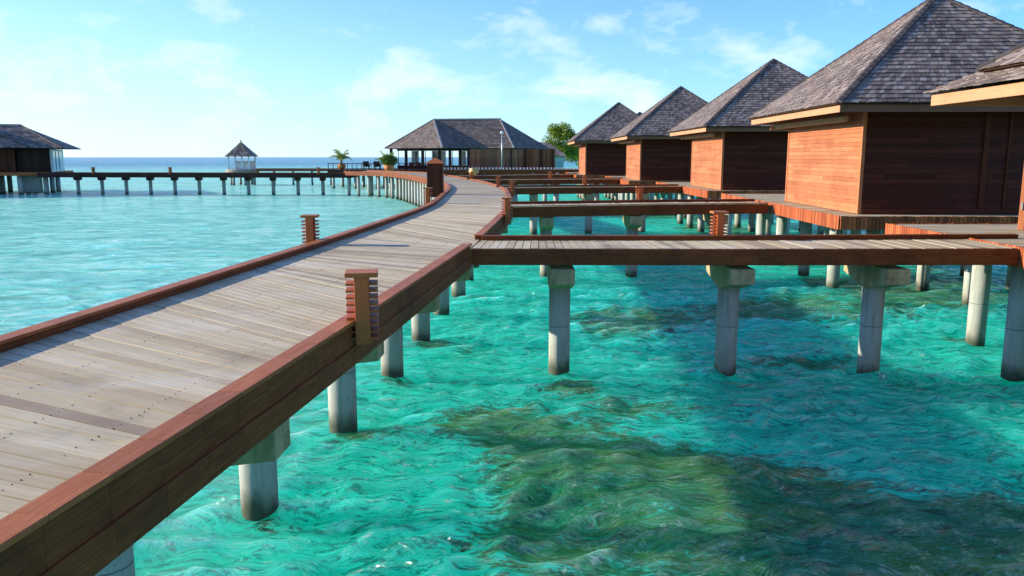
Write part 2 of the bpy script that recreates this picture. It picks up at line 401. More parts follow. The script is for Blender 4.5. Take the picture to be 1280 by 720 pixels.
    gcol = t.mix(t.math('MULTIPLY', t.rng(olive, -1.0, 1.8), t.rng(hue, .40, .60)), gcol, (.20, .22, .004, 1))
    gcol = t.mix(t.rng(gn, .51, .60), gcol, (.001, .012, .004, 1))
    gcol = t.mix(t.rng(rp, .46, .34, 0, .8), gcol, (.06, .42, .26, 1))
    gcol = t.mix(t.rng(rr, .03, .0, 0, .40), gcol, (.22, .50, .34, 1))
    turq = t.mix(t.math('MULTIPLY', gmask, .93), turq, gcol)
    crest_glint = t.noise(t.map(PW, (1, 2.8, 1), rot=(0, 0, R(-12))), 4.2, 8, .72, 1.1)
    turq = t.mix(t.rng(crest_glint, .58, .72, 0, .6), turq, (.70, .90, .84, 1))  # pale sky glints on wave crests, painted as colour
    diff = t.n('SubsurfaceScattering', {'Color': turq, 'Scale': 6.0, 'Radius': (.4, 1.5, 1.4), 'IOR': 1.33, 'Normal': bump.outputs[0]}, falloff='RANDOM_WALK')
    clear = t.n('BsdfTransparent', {'Color': (.30, .90, .80, 1)})
    at = t.n('Attribute', attribute_name='murk').outputs['Fac']
    dif2 = t.n('BsdfDiffuse', {'Color': turq, 'Normal': bump.outputs[0]})
    diff = t.n('MixShader', {0: t.math('ADD', .12, t.math('MULTIPLY', gmask, .28)), 1: diff.outputs[0], 2: dif2.outputs[0]})
    body = t.n('MixShader', {0: t.math('ADD', at, t.rng(streak, .35, .65, -.08, .08), True), 1: clear.outputs[0], 2: diff.outputs[0]})
    gl = t.n('BsdfGlossy', {'Color': (.95, .97, 1, 1), 'Roughness': .03, 'Normal': bump.outputs[0]})
    fr = t.n('Fresnel', {'IOR': 1.33, 'Normal': bump.outputs[0]})
    sh = t.n('MixShader', {0: t.math('MINIMUM', fr.outputs[0], .38), 1: body.outputs[0], 2: gl.outputs[0]})
    mat = t.done(sh.outputs[0])
    far = np.sqrt(X * X + Y * Y)
    murk = np.clip(.93 + (far - 22) / 70, .93, 1)
    gd = grass_and_reflection(X, Y)
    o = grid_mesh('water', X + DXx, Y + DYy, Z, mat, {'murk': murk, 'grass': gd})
    tag(o, 'turquoise rippling lagoon water out to the horizon', kind='structure')

def grass_and_reflection(X, Y):
    g = (1.1 * blob(X, Y, -.2, 11.6, 1.7, 1.1, -38) + 1.25 * blob(X, Y, 1.3, 9.3, 2.4, 1.8, -10) + 1.3 * blob(X, Y, 4.6, 7.5, 4.2, 2.0, 2) + 1.2 * blob(X, Y, 8.6, 7.2, 3.4, 1.9)
         + .75 * blob(X, Y, 1.7, 12.8, 2.0, .9, -10) + .8 * blob(X, Y, 5.6, 15.6, 2.4, .8, 5) + .8 * blob(X, Y, 3, 19.5, 2.2, 2.2) + .7 * blob(X, Y, -.6, 16.5, .9, .7)
         + .45 * blob(X, Y, 8, 12.6, 2.2, .6, -10) + .9 * blob(X, Y, 6.8, 21.5, 3.0, 2.5) + 1.2 * blob(X, Y, 14, 24, 5, 6) + 1.0 * blob(X, Y, 12, 40, 4, 9) + .9 * blob(X, Y, 11, 60, 4, 12)
         - .9 * blob(X, Y, 6.6, 11.2, 3.2, .9, 4) - .35 * blob(X, Y, -2.4, 8.4, 1.4, 2.6, -12))
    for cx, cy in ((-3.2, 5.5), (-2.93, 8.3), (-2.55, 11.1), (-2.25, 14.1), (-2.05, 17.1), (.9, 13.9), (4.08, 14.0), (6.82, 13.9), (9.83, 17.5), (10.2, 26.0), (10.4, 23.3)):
        g = g + .85 * blob(X, Y, cx + .25, cy + .1, .60, .50)  # weed patches at pile bases, doubling as painted dark pile reflections
    n = fnoise(X, Y, 3, 2.6, 5)
    g = g + (n - .5) * 1.5
    return np.clip((g - .22) / .85, 0, 1)

def make_bed():
    xs = axis(-10, 16, .12, 1.04, -6000, 6000); ys = axis(2, 26, .12, 1.035, -60, 10000)
    X, Y = np.meshgrid(xs, ys)
    Z = -1.55 + .5 * (fnoise(X, Y, 9, 5, 4) - .5) + .12 * (fnoise(X, Y, 10, .9, 3) - .5)
    t = NT('sandy_seabed'); P = t.n('NewGeometry').outputs['Position']
    at = t.n('Attribute', attribute_name='grass').outputs['Fac']
    warp = t.n('TexNoise', {'Vector': P, 'Scale': 1.4, 'Detail': 3.0}).outputs[1]
    PW = t.n('VectorMath', {0: P, 1: t.n('VectorMath', {0: warp, 'Scale': 1.6}, operation='SCALE').outputs[0]}, operation='ADD').outputs[0]
    n = t.noise(t.map(PW, (.9, 2.3, 1), rot=(0, 0, R(10))), 1.5, 9, .7, 1.0)
    hue = t.noise(t.map(PW, (.8, 1.7, 1)), .55, 6, .65, .6)
    mask = t.rng(t.math('ADD', t.math('MULTIPLY', at, .55), t.math('MULTIPLY', n, .9)), .62, .86, 0, 1, True)
    gr = t.mix(t.rng(hue, .35, .66), (.018, .075, .010, 1), (.30, .25, .03, 1))
    gr = t.mix(t.rng(n, .5, .75), gr, (.20, .34, .08, 1))
    sand = t.mix(t.rng(n, .3, .7), (.62, .62, .50, 1), (.82, .82, .74, 1))
    c = t.mix(mask, sand, gr)
    m = t.done(t.n('BsdfDiffuse', {'Color': c}).outputs[0])
    o = grid_mesh('seabed', X, Y, Z, m, {'grass': grass_and_reflection(X, Y)})
    tag(o, 'pale sand bed with dark green sea grass under the water', kind='structure')
make_water(); make_bed()

# ---------------------------------------------------------------- walkways
def resample(pts, step):
    """points along a polyline of tuples (any dimension), spaced about step by the first two coordinates"""
    P = np.array(pts, float); d = np.r_[0, np.cumsum(np.hypot(*(np.diff(P[:, :2], axis=0)).T))]
    n = max(2, int(round(d[-1] / step)) + 1); s = np.linspace(0, d[-1], n)
    return [tuple(np.interp(q, d, P[:, k]) for k in range(P.shape[1])) for q in s]

def smooth(pts, n=6):
    """Catmull-Rom through the points"""
    P = [np.array(p, float) for p in pts]; P = [2 * P[0] - P[1]] + P + [2 * P[-1] - P[-2]]; o = []
    for i in range(1, len(P) - 2):
        for k in range(n):
            u = k / n; a, b, c, d = P[i - 1:i + 3]
            o.append(tuple(.5 * (2 * b + (c - a) * u + (2 * a - 5 * b + 4 * c - d) * u * u + (3 * b - a - 3 * c + d) * u ** 3)))
    o.append(tuple(P[-2])); return o

def offset(pts, d):
    """offset a plan polyline to its left by d"""
    P = [Vector((p[0], p[1])) for p in pts]; o = []
    for i, p in enumerate(P):
        a = (P[i] - P[i - 1]).normalized() if i else (P[1] - P[0]).normalized()
        b = (P[i + 1] - P[i]).normalized() if i < len(P) - 1 else a
        n = Vector((-(a.y + b.y), a.x + b.x)).normalized()
        k = 1 / max(.4, n.dot(Vector((-a.y, a.x))))
        o.append((p.x + n.x * d * k, p.y + n.y * d * k))
    return o

def cut(pts, gaps):
    """split polyline (resampled finely) leaving out the y-gaps"""
    seg = []; cur = []
    for p in pts:
        if any(a < p[1] < b for a, b in gaps):
            if len(cur) > 1: seg.append(cur)
            cur = []
        else: cur.append(p)
    if len(cur) > 1: seg.append(cur)
    return seg

def rim(root, edge, side, z=DZ, gaps=(), rail_m=None, fascia_m=None, h=.34, up=.10):
    """rail board on top and dark fascia below along one deck edge; side=+1 when the deck lies to the left of the line"""
    rm = MB(); fm = MB()
    for seg in cut(edge, gaps):
        # boards about 3.2 m long
        for i in range(0, len(seg) - 1, 7):
            s = seg[i:i + 8]
            if len(s) < 2: continue
            inner = offset(s, .145 * side); outer = offset(s, -.03 * side)
            rm.strip(outer, inner, z + up - .034, z + up)
            f0 = offset(s, .0); f1 = offset(s, .05 * side)
            fm.strip(f0, f1, z - h + .13, z - .006 + max(up - .04, 0))
            f0 = offset(s, -.016 * side); f1 = offset(s, .045 * side)
            fm.strip(f0, f1, z - h, z - h + .125 + .06)
            f0 = offset(s, .055 * side); f1 = offset(s, .135 * side)
            if up > .055: fm.strip(f0, f1, z + .002, z + up - .037)
    if up > .02: rm.build('rail_board', rail_m or M['cap_rail'], root, .006)
    fm.build('fascia_board', fascia_m or M['fascia'], root, .004)

def planks(root, L_, R_, z=DZ, w=.14, name='deck', mat=None, th=.04, gap=.013, inset=.07):
    m = MB(); C = [((a[0] + b[0]) / 2, (a[1] + b[1]) / 2, a[0], a[1], b[0], b[1]) for a, b in zip(L_, R_)]
    Q = resample(C, w)
    for q0, q1 in zip(Q[:-1], Q[1:]):
        g = gap / w / 2; dz = random.uniform(-.003, .003); j = .0
        mixp = lambda u: [q0[k] * (1 - u) + q1[k] * u for k in range(6)]
        a, b = mixp(g), mixp(1 - g)
        for e in (a, b):
            vx, vy = e[4] - e[2], e[5] - e[3]; ll = math.hypot(vx, vy); vx, vy = vx / ll * inset, vy / ll * inset
            e[2] += vx; e[3] += vy; e[4] -= vx; e[5] -= vy
        zt = z + dz
        m.hexa([(a[2], a[3], zt - th), (a[4], a[5], zt - th), (b[4], b[5], zt - th), (b[2], b[3], zt - th),
                (a[2], a[3], zt), (a[4], a[5], zt), (b[4], b[5], zt), (b[2], b[3], zt)])
    m.build(name, mat or M['deck'], root)
    return Q

def nails(root, L_, R_, z=DZ, fr=(.2, .4, .6, .8), ymax=20):
    m = MB()
    C = [(((a[0] + b[0]) / 2), ((a[1] + b[1]) / 2), a[0], a[1], b[0], b[1]) for a, b in zip(L_, R_)]
    for q in resample(C, .14):
        if q[1] > ymax or q[1] < 2: continue
        for f_ in fr:
            for e in (.035, .105):
                if random.random() < .35: continue
                x = q[2] * (1 - f_) + q[4] * f_ + random.uniform(-.012, .012); y = q[3] * (1 - f_) + q[5] * f_ + e
                m.box(x - .003, x + .003, y - .003, y + .003, z - .002, z + .0045)
    tag(m.build('nail_heads', M['post'], root), kind='stuff')

def column(root, x, y, ztop, r=.2, capdir=None, caplen=1.4, zbot=-1.9, capw=.34):
    """round concrete column, with a tapered hammerhead cap along capdir"""
    m = MB(); ct = ztop - (.44 if capdir else 0)
    m.tube(0, 0, zbot, ct, r, r, 24)
    o = m.build('support_column', M['conc'], root); o.location = (x, y, 0)
    if capdir:
        d = Vector((capdir[0], capdir[1], 0)).normalized(); n = Vector((-d.y, d.x, 0)) * capw / 2
        k = MB(); zt = ztop; ze = ztop - .27; zc = ct + .002; e = caplen
        for sgn in (-1, 1):
            a = d * (.21 * sgn); b = d * (e * sgn)
            P = lambda v, s2, z: (v.x + n.x * s2, v.y + n.y * s2, z)
            q = [P(a, -1, zc), P(b, -1, ze), P(b, 1, ze), P(a, 1, zc), P(a, -1, zt), P(b, -1, zt), P(b, 1, zt), P(a, 1, zt)]
            k.hexa(q)
        a, b = d * -.209, d * .209
        k.hexa([P(a, -1.02, zc - .01), P(b, -1.02, zc - .01), P(b, 1.02, zc - .01), P(a, 1.02, zc - .01), P(a, -1.02, zt - .01), P(b, -1.02, zt - .01), P(b, 1.02, zt - .01), P(a, 1.02, zt - .01)])
        k.build('column_cap', M['cap'], o)
        s_ = MB(); s_.box(-.11, .11, -.11, .11, ztop, ztop + .1)
        s_.build('bearing_block', M['cap'], o)

# main curving walkway ------------------------------------------------------
Lp = [(-5.35, -4.0), (-4.75, 1.6), (-4.34, 6.63), (-3.88, 11.25), (-3.54, 14.7), (-3.17, 19.25), (-2.86, 23.45), (-2.75, 27.0), (-2.9, 32.5), (-3.2, 40.3), (-4.0, 47.5), (-5.4, 54.0), (-8.3, 67.0), (-12.6, 80.5), (-18.0, 86.5)]
Rp = [(-2.9, -4.0), (-2.25, 1.2), (-1.76, 5.1), (-1.34, 8.55), (-.80, 13.4), (-.62, 15.2), (-.22, 21.45), (-.06, 25.2), (-.12, 34), (-.40, 40.3), (-1.35, 48), (-2.7, 55.5), (-5.0, 66.5), (-8.9, 81.0), (-16.5, 92.5)]
Ls = smooth(Lp, 7); Rs = smooth(Rp, 7)
main = thing('boardwalk', (-2.2, 10, 0), 'wide curving wooden boardwalk with red-brown edge boards running from the lower left into the distance', 'boardwalk')
main.location = (0, 0, 0)
planks(main, Ls, Rs, z=DZ, w=.145)
nails(main, Ls, Rs)
BR = [  # branch footbridges: left end (front y, back y), right end x, (front, back), label
    ((14.05, 15.6), 9.0, (14.05, 15.6), 'nearest side footbridge, its plank deck and whole dark beam in view across the picture'),
    ((25.75, 27.6), 8.80, (27.6, 29.3), 'second side footbridge, just behind the nearest, leading to the largest whole villa'),
    ((41.6, 43.2), 9.3, (43.6, 45.2), 'third side footbridge, reaching the villa whose roof stands between the two tallest whole roofs'),
    ((55.8, 57.4), 8.2, (58.6, 60.2), 'fourth side footbridge, thin dark beam leading toward the two farthest red villas'),
    ((67.5, 69.2), 6.1, (74.0, 75.6), 'fifth side footbridge, very thin dark beam ending at the farthest red villa'),
]
gaps = [(b[0][0] + .02, b[0][1] - .02) for b in BR]
fineL = resample(Ls, .45); fineR = resample(Rs, .2)
def edge_x(pts, y):
    return float(np.interp(y, [p[1] for p in pts], [p[0] for p in pts]))
rim(main, fineL, -1)
# right rim: long boards, cut where the side bridges join
rm_pts = []
prev = -4.0
segs = []
for g in gaps + [(92.5, 93)]:
    ys = np.arange(prev, g[0], .45).tolist(); ys = ys if g[0] - ys[-1] < .1 else ys + [g[0]]
    segs.append([(edge_x(Rs, y), y) for y in ys]); prev = g[1]
for seg in segs:
    rmb = MB(); fmb = MB()
    for i in range(0, len(seg) - 1, 7):
        s = seg[i:i + 8]
        if len(s) < 2: continue
        rmb.strip(offset(s, -.03), offset(s, .145), DZ + .066, DZ + .10)
        fmb.strip(offset(s, 0), offset(s, .05), DZ - .21, DZ + .052)
        fmb.strip(offset(s, -.018), offset(s, .045), DZ - .33, DZ - .15)
        fmb.strip(offset(s, .055), offset(s, .135), DZ + .002, DZ + .063)
    rmb.build('rail_board', M['cap_rail'], main, .006); fmb.build('fascia_board', M['fascia'], main, .004)
cols = [(-3.3, 2.9), (-3.2, 5.85), (-2.93, 8.77), (-2.55, 11.6), (-2.25, 14.6), (-2.05, 17.6), (-1.85, 20.6), (-1.6, 23.6), (-1.5, 26.6)]
y = 29.6
while y < 88:
    cols.append(((edge_x(Ls, y) + edge_x(Rs, y)) / 2, y)); y += 3.0
for k, (x, y) in enumerate(cols):
    lx, rx = edge_x(Ls, y), edge_x(Rs, y)
    column(main, x, y, DZ - .34, .21, (1, -.05) if y < 40 else None, caplen=1.47)
# outer row of piles that shows under the far curve
for q in resample(smooth(Lp[10:], 5), 1.75)[1:]:
    column(main, q[0] + .45, q[1] + .25, DZ - .25, .17)
j = MB()
for k in range(4):
    f_ = (.12, .37, .63, .88)[k]
    c = [(a[0] * (1 - f_) + b[0] * f_, a[1] * (1 - f_) + b[1] * f_) for a, b in zip(Ls, Rs)]
    j.strip(offset(c, -.05), offset(c, .05), DZ - .25, DZ - .045)
j.build('joists', M['fascia'], main)

# side footbridges ----------------------------------------------------------
for bi, ((f0, b0), xr, (f1, b1), lab) in enumerate(BR):
    root = thing('footbridge', (0, 0, 0), lab, 'footbridge', 'side footbridges from the main boardwalk to the villas')
    xf, xb = edge_x(Rs, f0) - .0, edge_x(Rs, b0) - .0
    bend = .62
    F = [(xf, f0), (xf + (xr - xf) * bend, f0 + (f1 - f0) * .75), (xr, f1)]; B = [(xb, b0), (xb + (xr - xb) * bend, b0 + (b1 - b0) * .75), (xr, b1)]
    if bi == 0: F[1] = (4.2, 14.0); F[2] = (8.95, 14.05); B[1] = (4.0, 15.6); B[2] = (10.0, 15.9)
    Fs, Bs = resample(F, .6), resample(B, .6)
    n = min(len(Fs), len(Bs)); Fs, Bs = [Fs[int(i * (len(Fs) - 1) / (n - 1))] for i in range(n)], [Bs[int(i * (len(Bs) - 1) / (n - 1))] for i in range(n)]
    Fi = [(p[0], p[1]) for p in F]; Bi = [(p[0], p[1]) for p in B]
    inner_b = [(p[0], min(p[1], 15.0) if bi == 0 else p[1]) for p in Bi]
    planks(root, [(F[0][0], F[0][1]), F[1], (xr, F[2][1])], [(B[0][0], B[0][1]), B[1], (xr, B[2][1] if bi else 15.8)], z=DZ, w=.145)
    rim(root, [(p[0], p[1]) for p in resample(Fi, .45)], 1, h=.29 if bi == 0 else .33, rail_m=M['fascia'] if bi == 0 else M['tan_rim'], up=.012 if bi == 0 else .05)
    rim(root, [(p[0], p[1]) for p in resample(Bi, .45)], -1, h=.36, rail_m=M['fascia'], up=.09)
    xs_ = [.90, 4.08, 6.82] if bi == 0 else list(np.arange(1.15 if bi < 3 else .2, xr - .5, 3.0))
    if bi == 4: xs_ = [-3, 0, 3]
    for x in xs_:
        u = (x - xf) / (xr - xf); yc = (f0 + b0) / 2 * (1 - u) + (f1 + b1) / 2 * u
        column(root, x, yc + .05, DZ - .36, .2, (0, 1), caplen=.92, capw=.42)
    if bi == 0: column(root, 9.40, 14.55, DZ - .28, .2)

# ---------------------------------------------------------------- villas
def shingle_face(m, A, B, C, D, rows=.19, w=.14, th=.022, lift=.03):
    """courses of shingles on the plane A-B (eave) to D-C (top); D==C for a triangle"""
    A, B, C, D = map(Vector, (A, B, C, D)); nrm = (B - A).cross(D - A).normalized()
    if nrm.z < 0: nrm = -nrm
    up0, up1 = D - A, C - B; Ls_ = (((D + C) / 2) - ((A + B) / 2)).length
    nr = max(3, int(Ls_ / rows))
    for r_ in range(nr):
        u0 = r_ / nr; u1 = min(1.0, (r_ + 1.18) / nr)
        a0, b0 = A + up0 * u0, B + up1 * u0; a1, b1 = A + up0 * u1, B + up1 * u1
        ln = (b0 - a0).length
        if ln < .05: continue
        n = max(1, int(round(ln / w))); cuts = [0.]
        for i in range(1, n): cuts.append((i + random.uniform(-.28, .28)) / n)
        cuts.append(1.)
        for i in range(n):
            s0, s1 = cuts[i], cuts[i + 1]; e = min(.004 / ln, (s1 - s0) * .2); s0 += e; s1 -= e
            jag = (B - A) * 0; dn = (a0 - a1).normalized() * random.uniform(0, .03)
            l = lift + random.uniform(0, .012)
            p0, p1 = a0.lerp(b0, s0) + dn, a0.lerp(b0, s1) + dn; q0, q1 = a1.lerp(b1, s0), a1.lerp(b1, s1)
            m.hexa([p0 + nrm * (l - th), p1 + nrm * (l - th), q1, q0, p0 + nrm * l, p1 + nrm * l, q1 + nrm * .006, q0 + nrm * .006])

def board_wall(m, p, q, z0, z1, h=.125, th=.028, maxlen=2.6):
    """lapped horizontal boards from p to q in plan; outside is to the right of p->q"""
    p = Vector((p[0], p[1], 0)); q = Vector((q[0], q[1], 0)); d = q - p; Ln = d.length; d.normalize(); n = Vector((d.y, -d.x, 0))
    z = z0
    while z < z1 - .01:
        zt = min(z + h, z1); s = 0.; first = True
        while s < Ln - .01:
            l = random.uniform(1.4, 4.2) if not first else random.uniform(.5, maxlen); first = False
            e = min(Ln, s + l)
            if Ln - e < .3: e = Ln
            a, b = p + d * (s + .002), p + d * (e - .002)
            zz = zt - .006; o1, o2 = n * th, n * (th * .45)
            m.hexa([a + Vector((0, 0, z)), b + Vector((0, 0, z)), b + o1 + Vector((0, 0, z)), a + o1 + Vector((0, 0, z)),
                    a + Vector((0, 0, zz)), b + Vector((0, 0, zz)), b + o2 + Vector((0, 0, zz)), a + o2 + Vector((0, 0, zz))])
            s = e
        z += h

def villa(name, loc, rz, label, ov=1.2, ez=3.0, annex=False, W=6.5, D=6.5, rise=3.5, group='red wooden water villas with pyramid shingle roofs', plat_y1=12.6, back_gap=True):
    root = thing(name, loc, label, 'villa', group, rz)
    H = ez - .16
    # wall core and cladding
    core = MB(); core.box(.0, W, .0, D, 0.01, H + .3); core.build('wall_core', M['clad_dark'], root)
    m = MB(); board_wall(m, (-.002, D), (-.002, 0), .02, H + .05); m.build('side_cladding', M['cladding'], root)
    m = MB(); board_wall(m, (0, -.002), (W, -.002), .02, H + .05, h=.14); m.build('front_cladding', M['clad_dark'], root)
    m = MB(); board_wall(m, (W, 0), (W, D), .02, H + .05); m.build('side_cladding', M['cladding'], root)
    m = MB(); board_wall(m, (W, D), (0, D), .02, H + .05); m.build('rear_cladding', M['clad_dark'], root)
    for x, y in ((-.045, -.045), (W - .055, -.045), (-.045, D - .055)):
        p = MB(); p.box(x, x + .1, y, y + .1, .012, H + .1); p.build('corner_post', M['cladding'], root, .006)
    p = MB(); p.box(3.28, 3.42, -.075, -.031, .013, H - .05); p.box(3.95, 4.02, -.065, -.031, .014, H - .05); p.build('wall_batten', M['clad_dark'], root, .005)
    p = MB(); p.box(.06, W - .06, -.07, -.03, .015, .16); p.build('base_board', M['clad_dark'], root, .005)
    # roof
    x0, x1, y0, y1 = -ov, W + ov, -ov, D + ov; ap = Vector((W / 2, D / 2, ez + rise))
    c = [Vector((x0, y0, ez)), Vector((x1, y0, ez)), Vector((x1, y1, ez)), Vector((x0, y1, ez))]
    r = MB()
    for i in range(4): shingle_face(r, c[i], c[(i + 1) % 4], ap, ap)
    roof = r.build('roof', M['shingle'], root)
    b = MB(); dn = Vector((0, 0, .03))
    for i in range(4): b.poly([c[i] - dn, c[(i + 1) % 4] - dn, ap - dn])
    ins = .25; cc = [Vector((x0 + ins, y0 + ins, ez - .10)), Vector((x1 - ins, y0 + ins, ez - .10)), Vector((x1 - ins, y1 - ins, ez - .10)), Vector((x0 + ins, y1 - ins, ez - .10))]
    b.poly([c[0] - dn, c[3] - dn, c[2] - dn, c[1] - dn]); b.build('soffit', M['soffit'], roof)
    for i in range(4):
        h_ = MB(); a = c[i]; d = (ap - a); n_ = 26
        for k in range(n_):
            u0, u1 = k / n_, (k + 1.12) / n_
            p0, p1 = a + d * u0, a + d * min(1, u1); up = Vector((0, 0, .055)); side = Vector((-d.y, d.x, 0)).normalized() * .10
            dr = Vector((0, 0, .045))
            h_.hexa([p0 - side - dr + up * .4, p0 + up * .3, p1 + up * .3, p1 - side - dr + up * .2, p0 - side + up * .7, p0 + up * 1.5, p1 + up * 1.05, p1 - side + up * .35])
            h_.hexa([p0 + up * .3, p0 + side - dr + up * .4, p1 + side - dr + up * .2, p1 + up * .3, p0 + up * 1.5, p0 + side + up * .7, p1 + side + up * .35, p1 + up * 1.05])
        h_.build('hip_cap', M['hip'], roof)
    # eave boards
    e0, e1 = ez - .235, ez - .035
    for nm, (a, b_) in (('left', (c[3], c[0])), ('front', (c[0], c[1])), ('right', (c[1], c[2])), ('back', (c[2], c[3]))):
        f_ = MB(); d = (b_ - a).normalized(); nn = Vector((d.y, -d.x, 0)); a2 = a + d * .10 - nn * .10; b2 = b_ - d * .10 - nn * .10
        f_.hexa([(a2 - nn * .04).to_tuple()[:2] + (e0,), (b2 - nn * .04).to_tuple()[:2] + (e0,), b2.to_tuple()[:2] + (e0,), a2.to_tuple()[:2] + (e0,),
                 (a2 - nn * .04).to_tuple()[:2] + (e1,), (b2 - nn * .04).to_tuple()[:2] + (e1,), b2.to_tuple()[:2] + (e1,), a2.to_tuple()[:2] + (e1,)])
        f_.build('eave_board', M['fascia_tan'] if nm != 'front' else M['eave_shade'], roof, .005)
    w_ = MB(); w_.box(-.45, -.33, .3, D + ov * .55, ez - .42, ez - .27); w_.box(-.55, W, D + .45, D + .57, ez - .43, ez - .28); w_.build('wall_plate', M['fascia_tan'], root)
    if annex:    # lower rear roof beside the main one
        X0, Y1 = x0 - .35, D + ov + 1.15; z = ez - .32; A_ = [Vector((X0, .5, z)), Vector((X0, Y1, z)), Vector((W + ov, Y1, z)), Vector((W / 2, D / 2, z + 2.9)), Vector((W / 2, .5, z + 2.9))]
        r = MB(); shingle_face(r, A_[1], A_[0], Vector((W / 2 - .8, .5, z + 2.35)), Vector((W / 2 - .8, D / 2 + .3, z + 2.35))); shingle_face(r, A_[2], A_[1], Vector((W / 2 - .8, D / 2 + .3, z + 2.35)), Vector((W / 2 + .8, D / 2 + .3, z + 2.35)))
        rr = r.build('rear_roof', M['shingle'], root)
        b = MB(); b.box(X0 + .1, X0 + .14, .6, Y1 - .1, z - .235, z - .035); b.build('eave_board', M['fascia_tan'], rr, .005)
        b = MB(); b.box(X0 + .15, W, Y1 - .14, Y1 - .1, z - .235, z - .035); b.build('eave_board', M['fascia_tan'], rr, .005)
        b = MB(); b.box(X0 + .16, X0 + 1.7, 1, Y1 - .16, z - .07, z - .045); b.box(X0 + 1.72, W, D + .3, Y1 - .16, z - .07, z - .045); b.build('soffit', M['soffit'], rr)
    # platform: planks, slatted skirt, beams, columns
    px0, px1, py0, py1 = -.9, W + 1.3, -1.1, plat_y1
    pf = MB(); yy = py0 + .0
    while yy < py1 - .02:
        e = min(py1, yy + .138)
        pf.box(px0 + .02, px1, yy + .003, e - .004, -.04, random.uniform(-.002, .002)); yy += .142
    plat = pf.build('platform_deck', M['deck'], root)
    def skirt(a, b_, z0=-.34, z1=.035):
        s = MB(); a = Vector(a + (0,)); b_ = Vector(b_ + (0,)); d = b_ - a; n = int(d.length / .105); d.normalize(); nn = Vector((d.y, -d.x, 0))
        for i in range(n):
            o = d * (i * .105); jz = random.uniform(0, .012)
            p = a + o; q = p + d * .09
            s.hexa([p + Vector((0, 0, z0)), q + Vector((0, 0, z0)), q + nn * .03 + Vector((0, 0, z0)), p + nn * .03 + Vector((0, 0, z0)),
                    p + Vector((0, 0, z1 - jz)), q + Vector((0, 0, z1 - jz)), q + nn * .03 + Vector((0, 0, z1 - jz)), p + nn * .03 + Vector((0, 0, z1 - jz))])
        s.build('slatted_skirt', M['slat'], plat)
    skirt((px0, py1), (px0, py0)); skirt((px0, py0), (px1, py0)); skirt((px1, py1), (px0, py1))
    bm_ = MB()
    for x in np.arange(.1, px1, 2.7): bm_.box(x - .1, x + .1, py0 + .1, py1 - .1, -.32, -.06)
    bm_.box(px0 + .06, px0 + .14, py0 + .05, py1 - .05, -.30, -.05); bm_.box(px0 + .15, px1, py0 + .05, py0 + .13, -.30, -.05)
    bm_.build('floor_beam', M['fascia'], plat)
    for x in (.3, 3.1, 5.9):
        for y in np.arange(.2 - .6, py1 - .3, 2.75):
            mm = MB(); mm.tube(0, 0, -1.9 - DZ, -.33, .19, .19, 20); o = mm.build('support_column', M['conc'], root); o.location = (x, y, 0)
    return root

villa('water_villa', (9.9, 6.6, DZ), 0, 'nearest villa at the right edge, only the corner of its two-tier shingle roof showing', ov=1.6, ez=3.12, annex=True, rise=3.6)
vB = villa('water_villa', (9.76, 22.6, DZ), R(-1.5), 'largest villa shown whole, its roof peak touching the top of the picture', rise=3.52)
for loc, lab in (((10.15, 39.1, DZ), 'second largest whole villa, its roof peak just left of the largest roof'),
                 ((8.75, 55.2, DZ), 'middle-sized villa, third peak from the right in the row of pyramid roofs'),
                 ((6.55, 72.0, DZ), 'small distant villa at the left end of the row, beside the green tree'),
                 ((11.0, 88.0, DZ), 'farthest villa, only a sliver of roof showing behind the left-end villa of the row')):
    c = copy_tree(vB); c.location = loc; c.rotation_euler = (0, 0, 0); c['label'] = lab

# louvred screen at the right edge ------------------------------------------
scr = thing('shutter_screen', (11.2, 17.7, DZ), 'tall louvred wooden shutter screen on the deck at the right edge of the picture', 'shutter', rz=R(-38))
m = MB(); m.box(0, .12, -.05, .05, .005, 3.0); m.box(1.0, 1.1, -.05, .05, .005, 3.0); m.box(.12, 1.0, -.03, .03, .02, .2); m.box(.12, 1.0, -.03, .03, 2.85, 2.98); m.build('frame', M['cladding'], scr, .006)
m = MB()
for k in range(52):
    z = .23 + k * .05; m.hexa([(.13, -.03, z), (.99, -.03, z), (.99, .02, z + .035), (.13, .02, z + .035), (.13, -.03, z + .008), (.99, -.03, z + .008), (.99, .02, z + .043), (.13, .02, z + .043)])
m.build('louvres', M['cladding'], scr)
m = MB(); m.box(.03, .06, -.075, -.05, .45, .62); m.build('hinge', M['metal'], scr)

# ---------------------------------------------------------------- bollard lights
def bollard(loc, rz, label):
    root = thing('bollard_light', loc, label, 'bollard', 'slatted wooden bollards along the boardwalks', rz)
    m = MB(); m.box(-.068, .068, -.142, -.112, -.13, .50); m.box(-.068, .068, .112, .142, -.13, .50); m.box(-.035, .035, -.11, .11, -.12, .498); m.build('core', M['boll'], root, .004)
    m = MB()
    for k in range(9):
        z = -.09 + k * .064; m.box(-.148, .148, -.11, -.038 + .0, z, z + .022); m.box(-.148, .148, .038, .11, z, z + .022); m.box(-.148, -.037, -.037, .037, z, z + .022); m.box(.037, .148, -.037, .037, z, z + .022)
    m.build('slats', M['boll'], root, .002)
    m = MB(); m.box(-.152, .152, -.15, .15, .502, .545); m.build('lid', M['cap_rail'], root, .004)
    return root
b0 = bollard((-1.41, 7.42, DZ), R(9), 'large slatted bollard on the right edge of the main boardwalk, nearest of all')
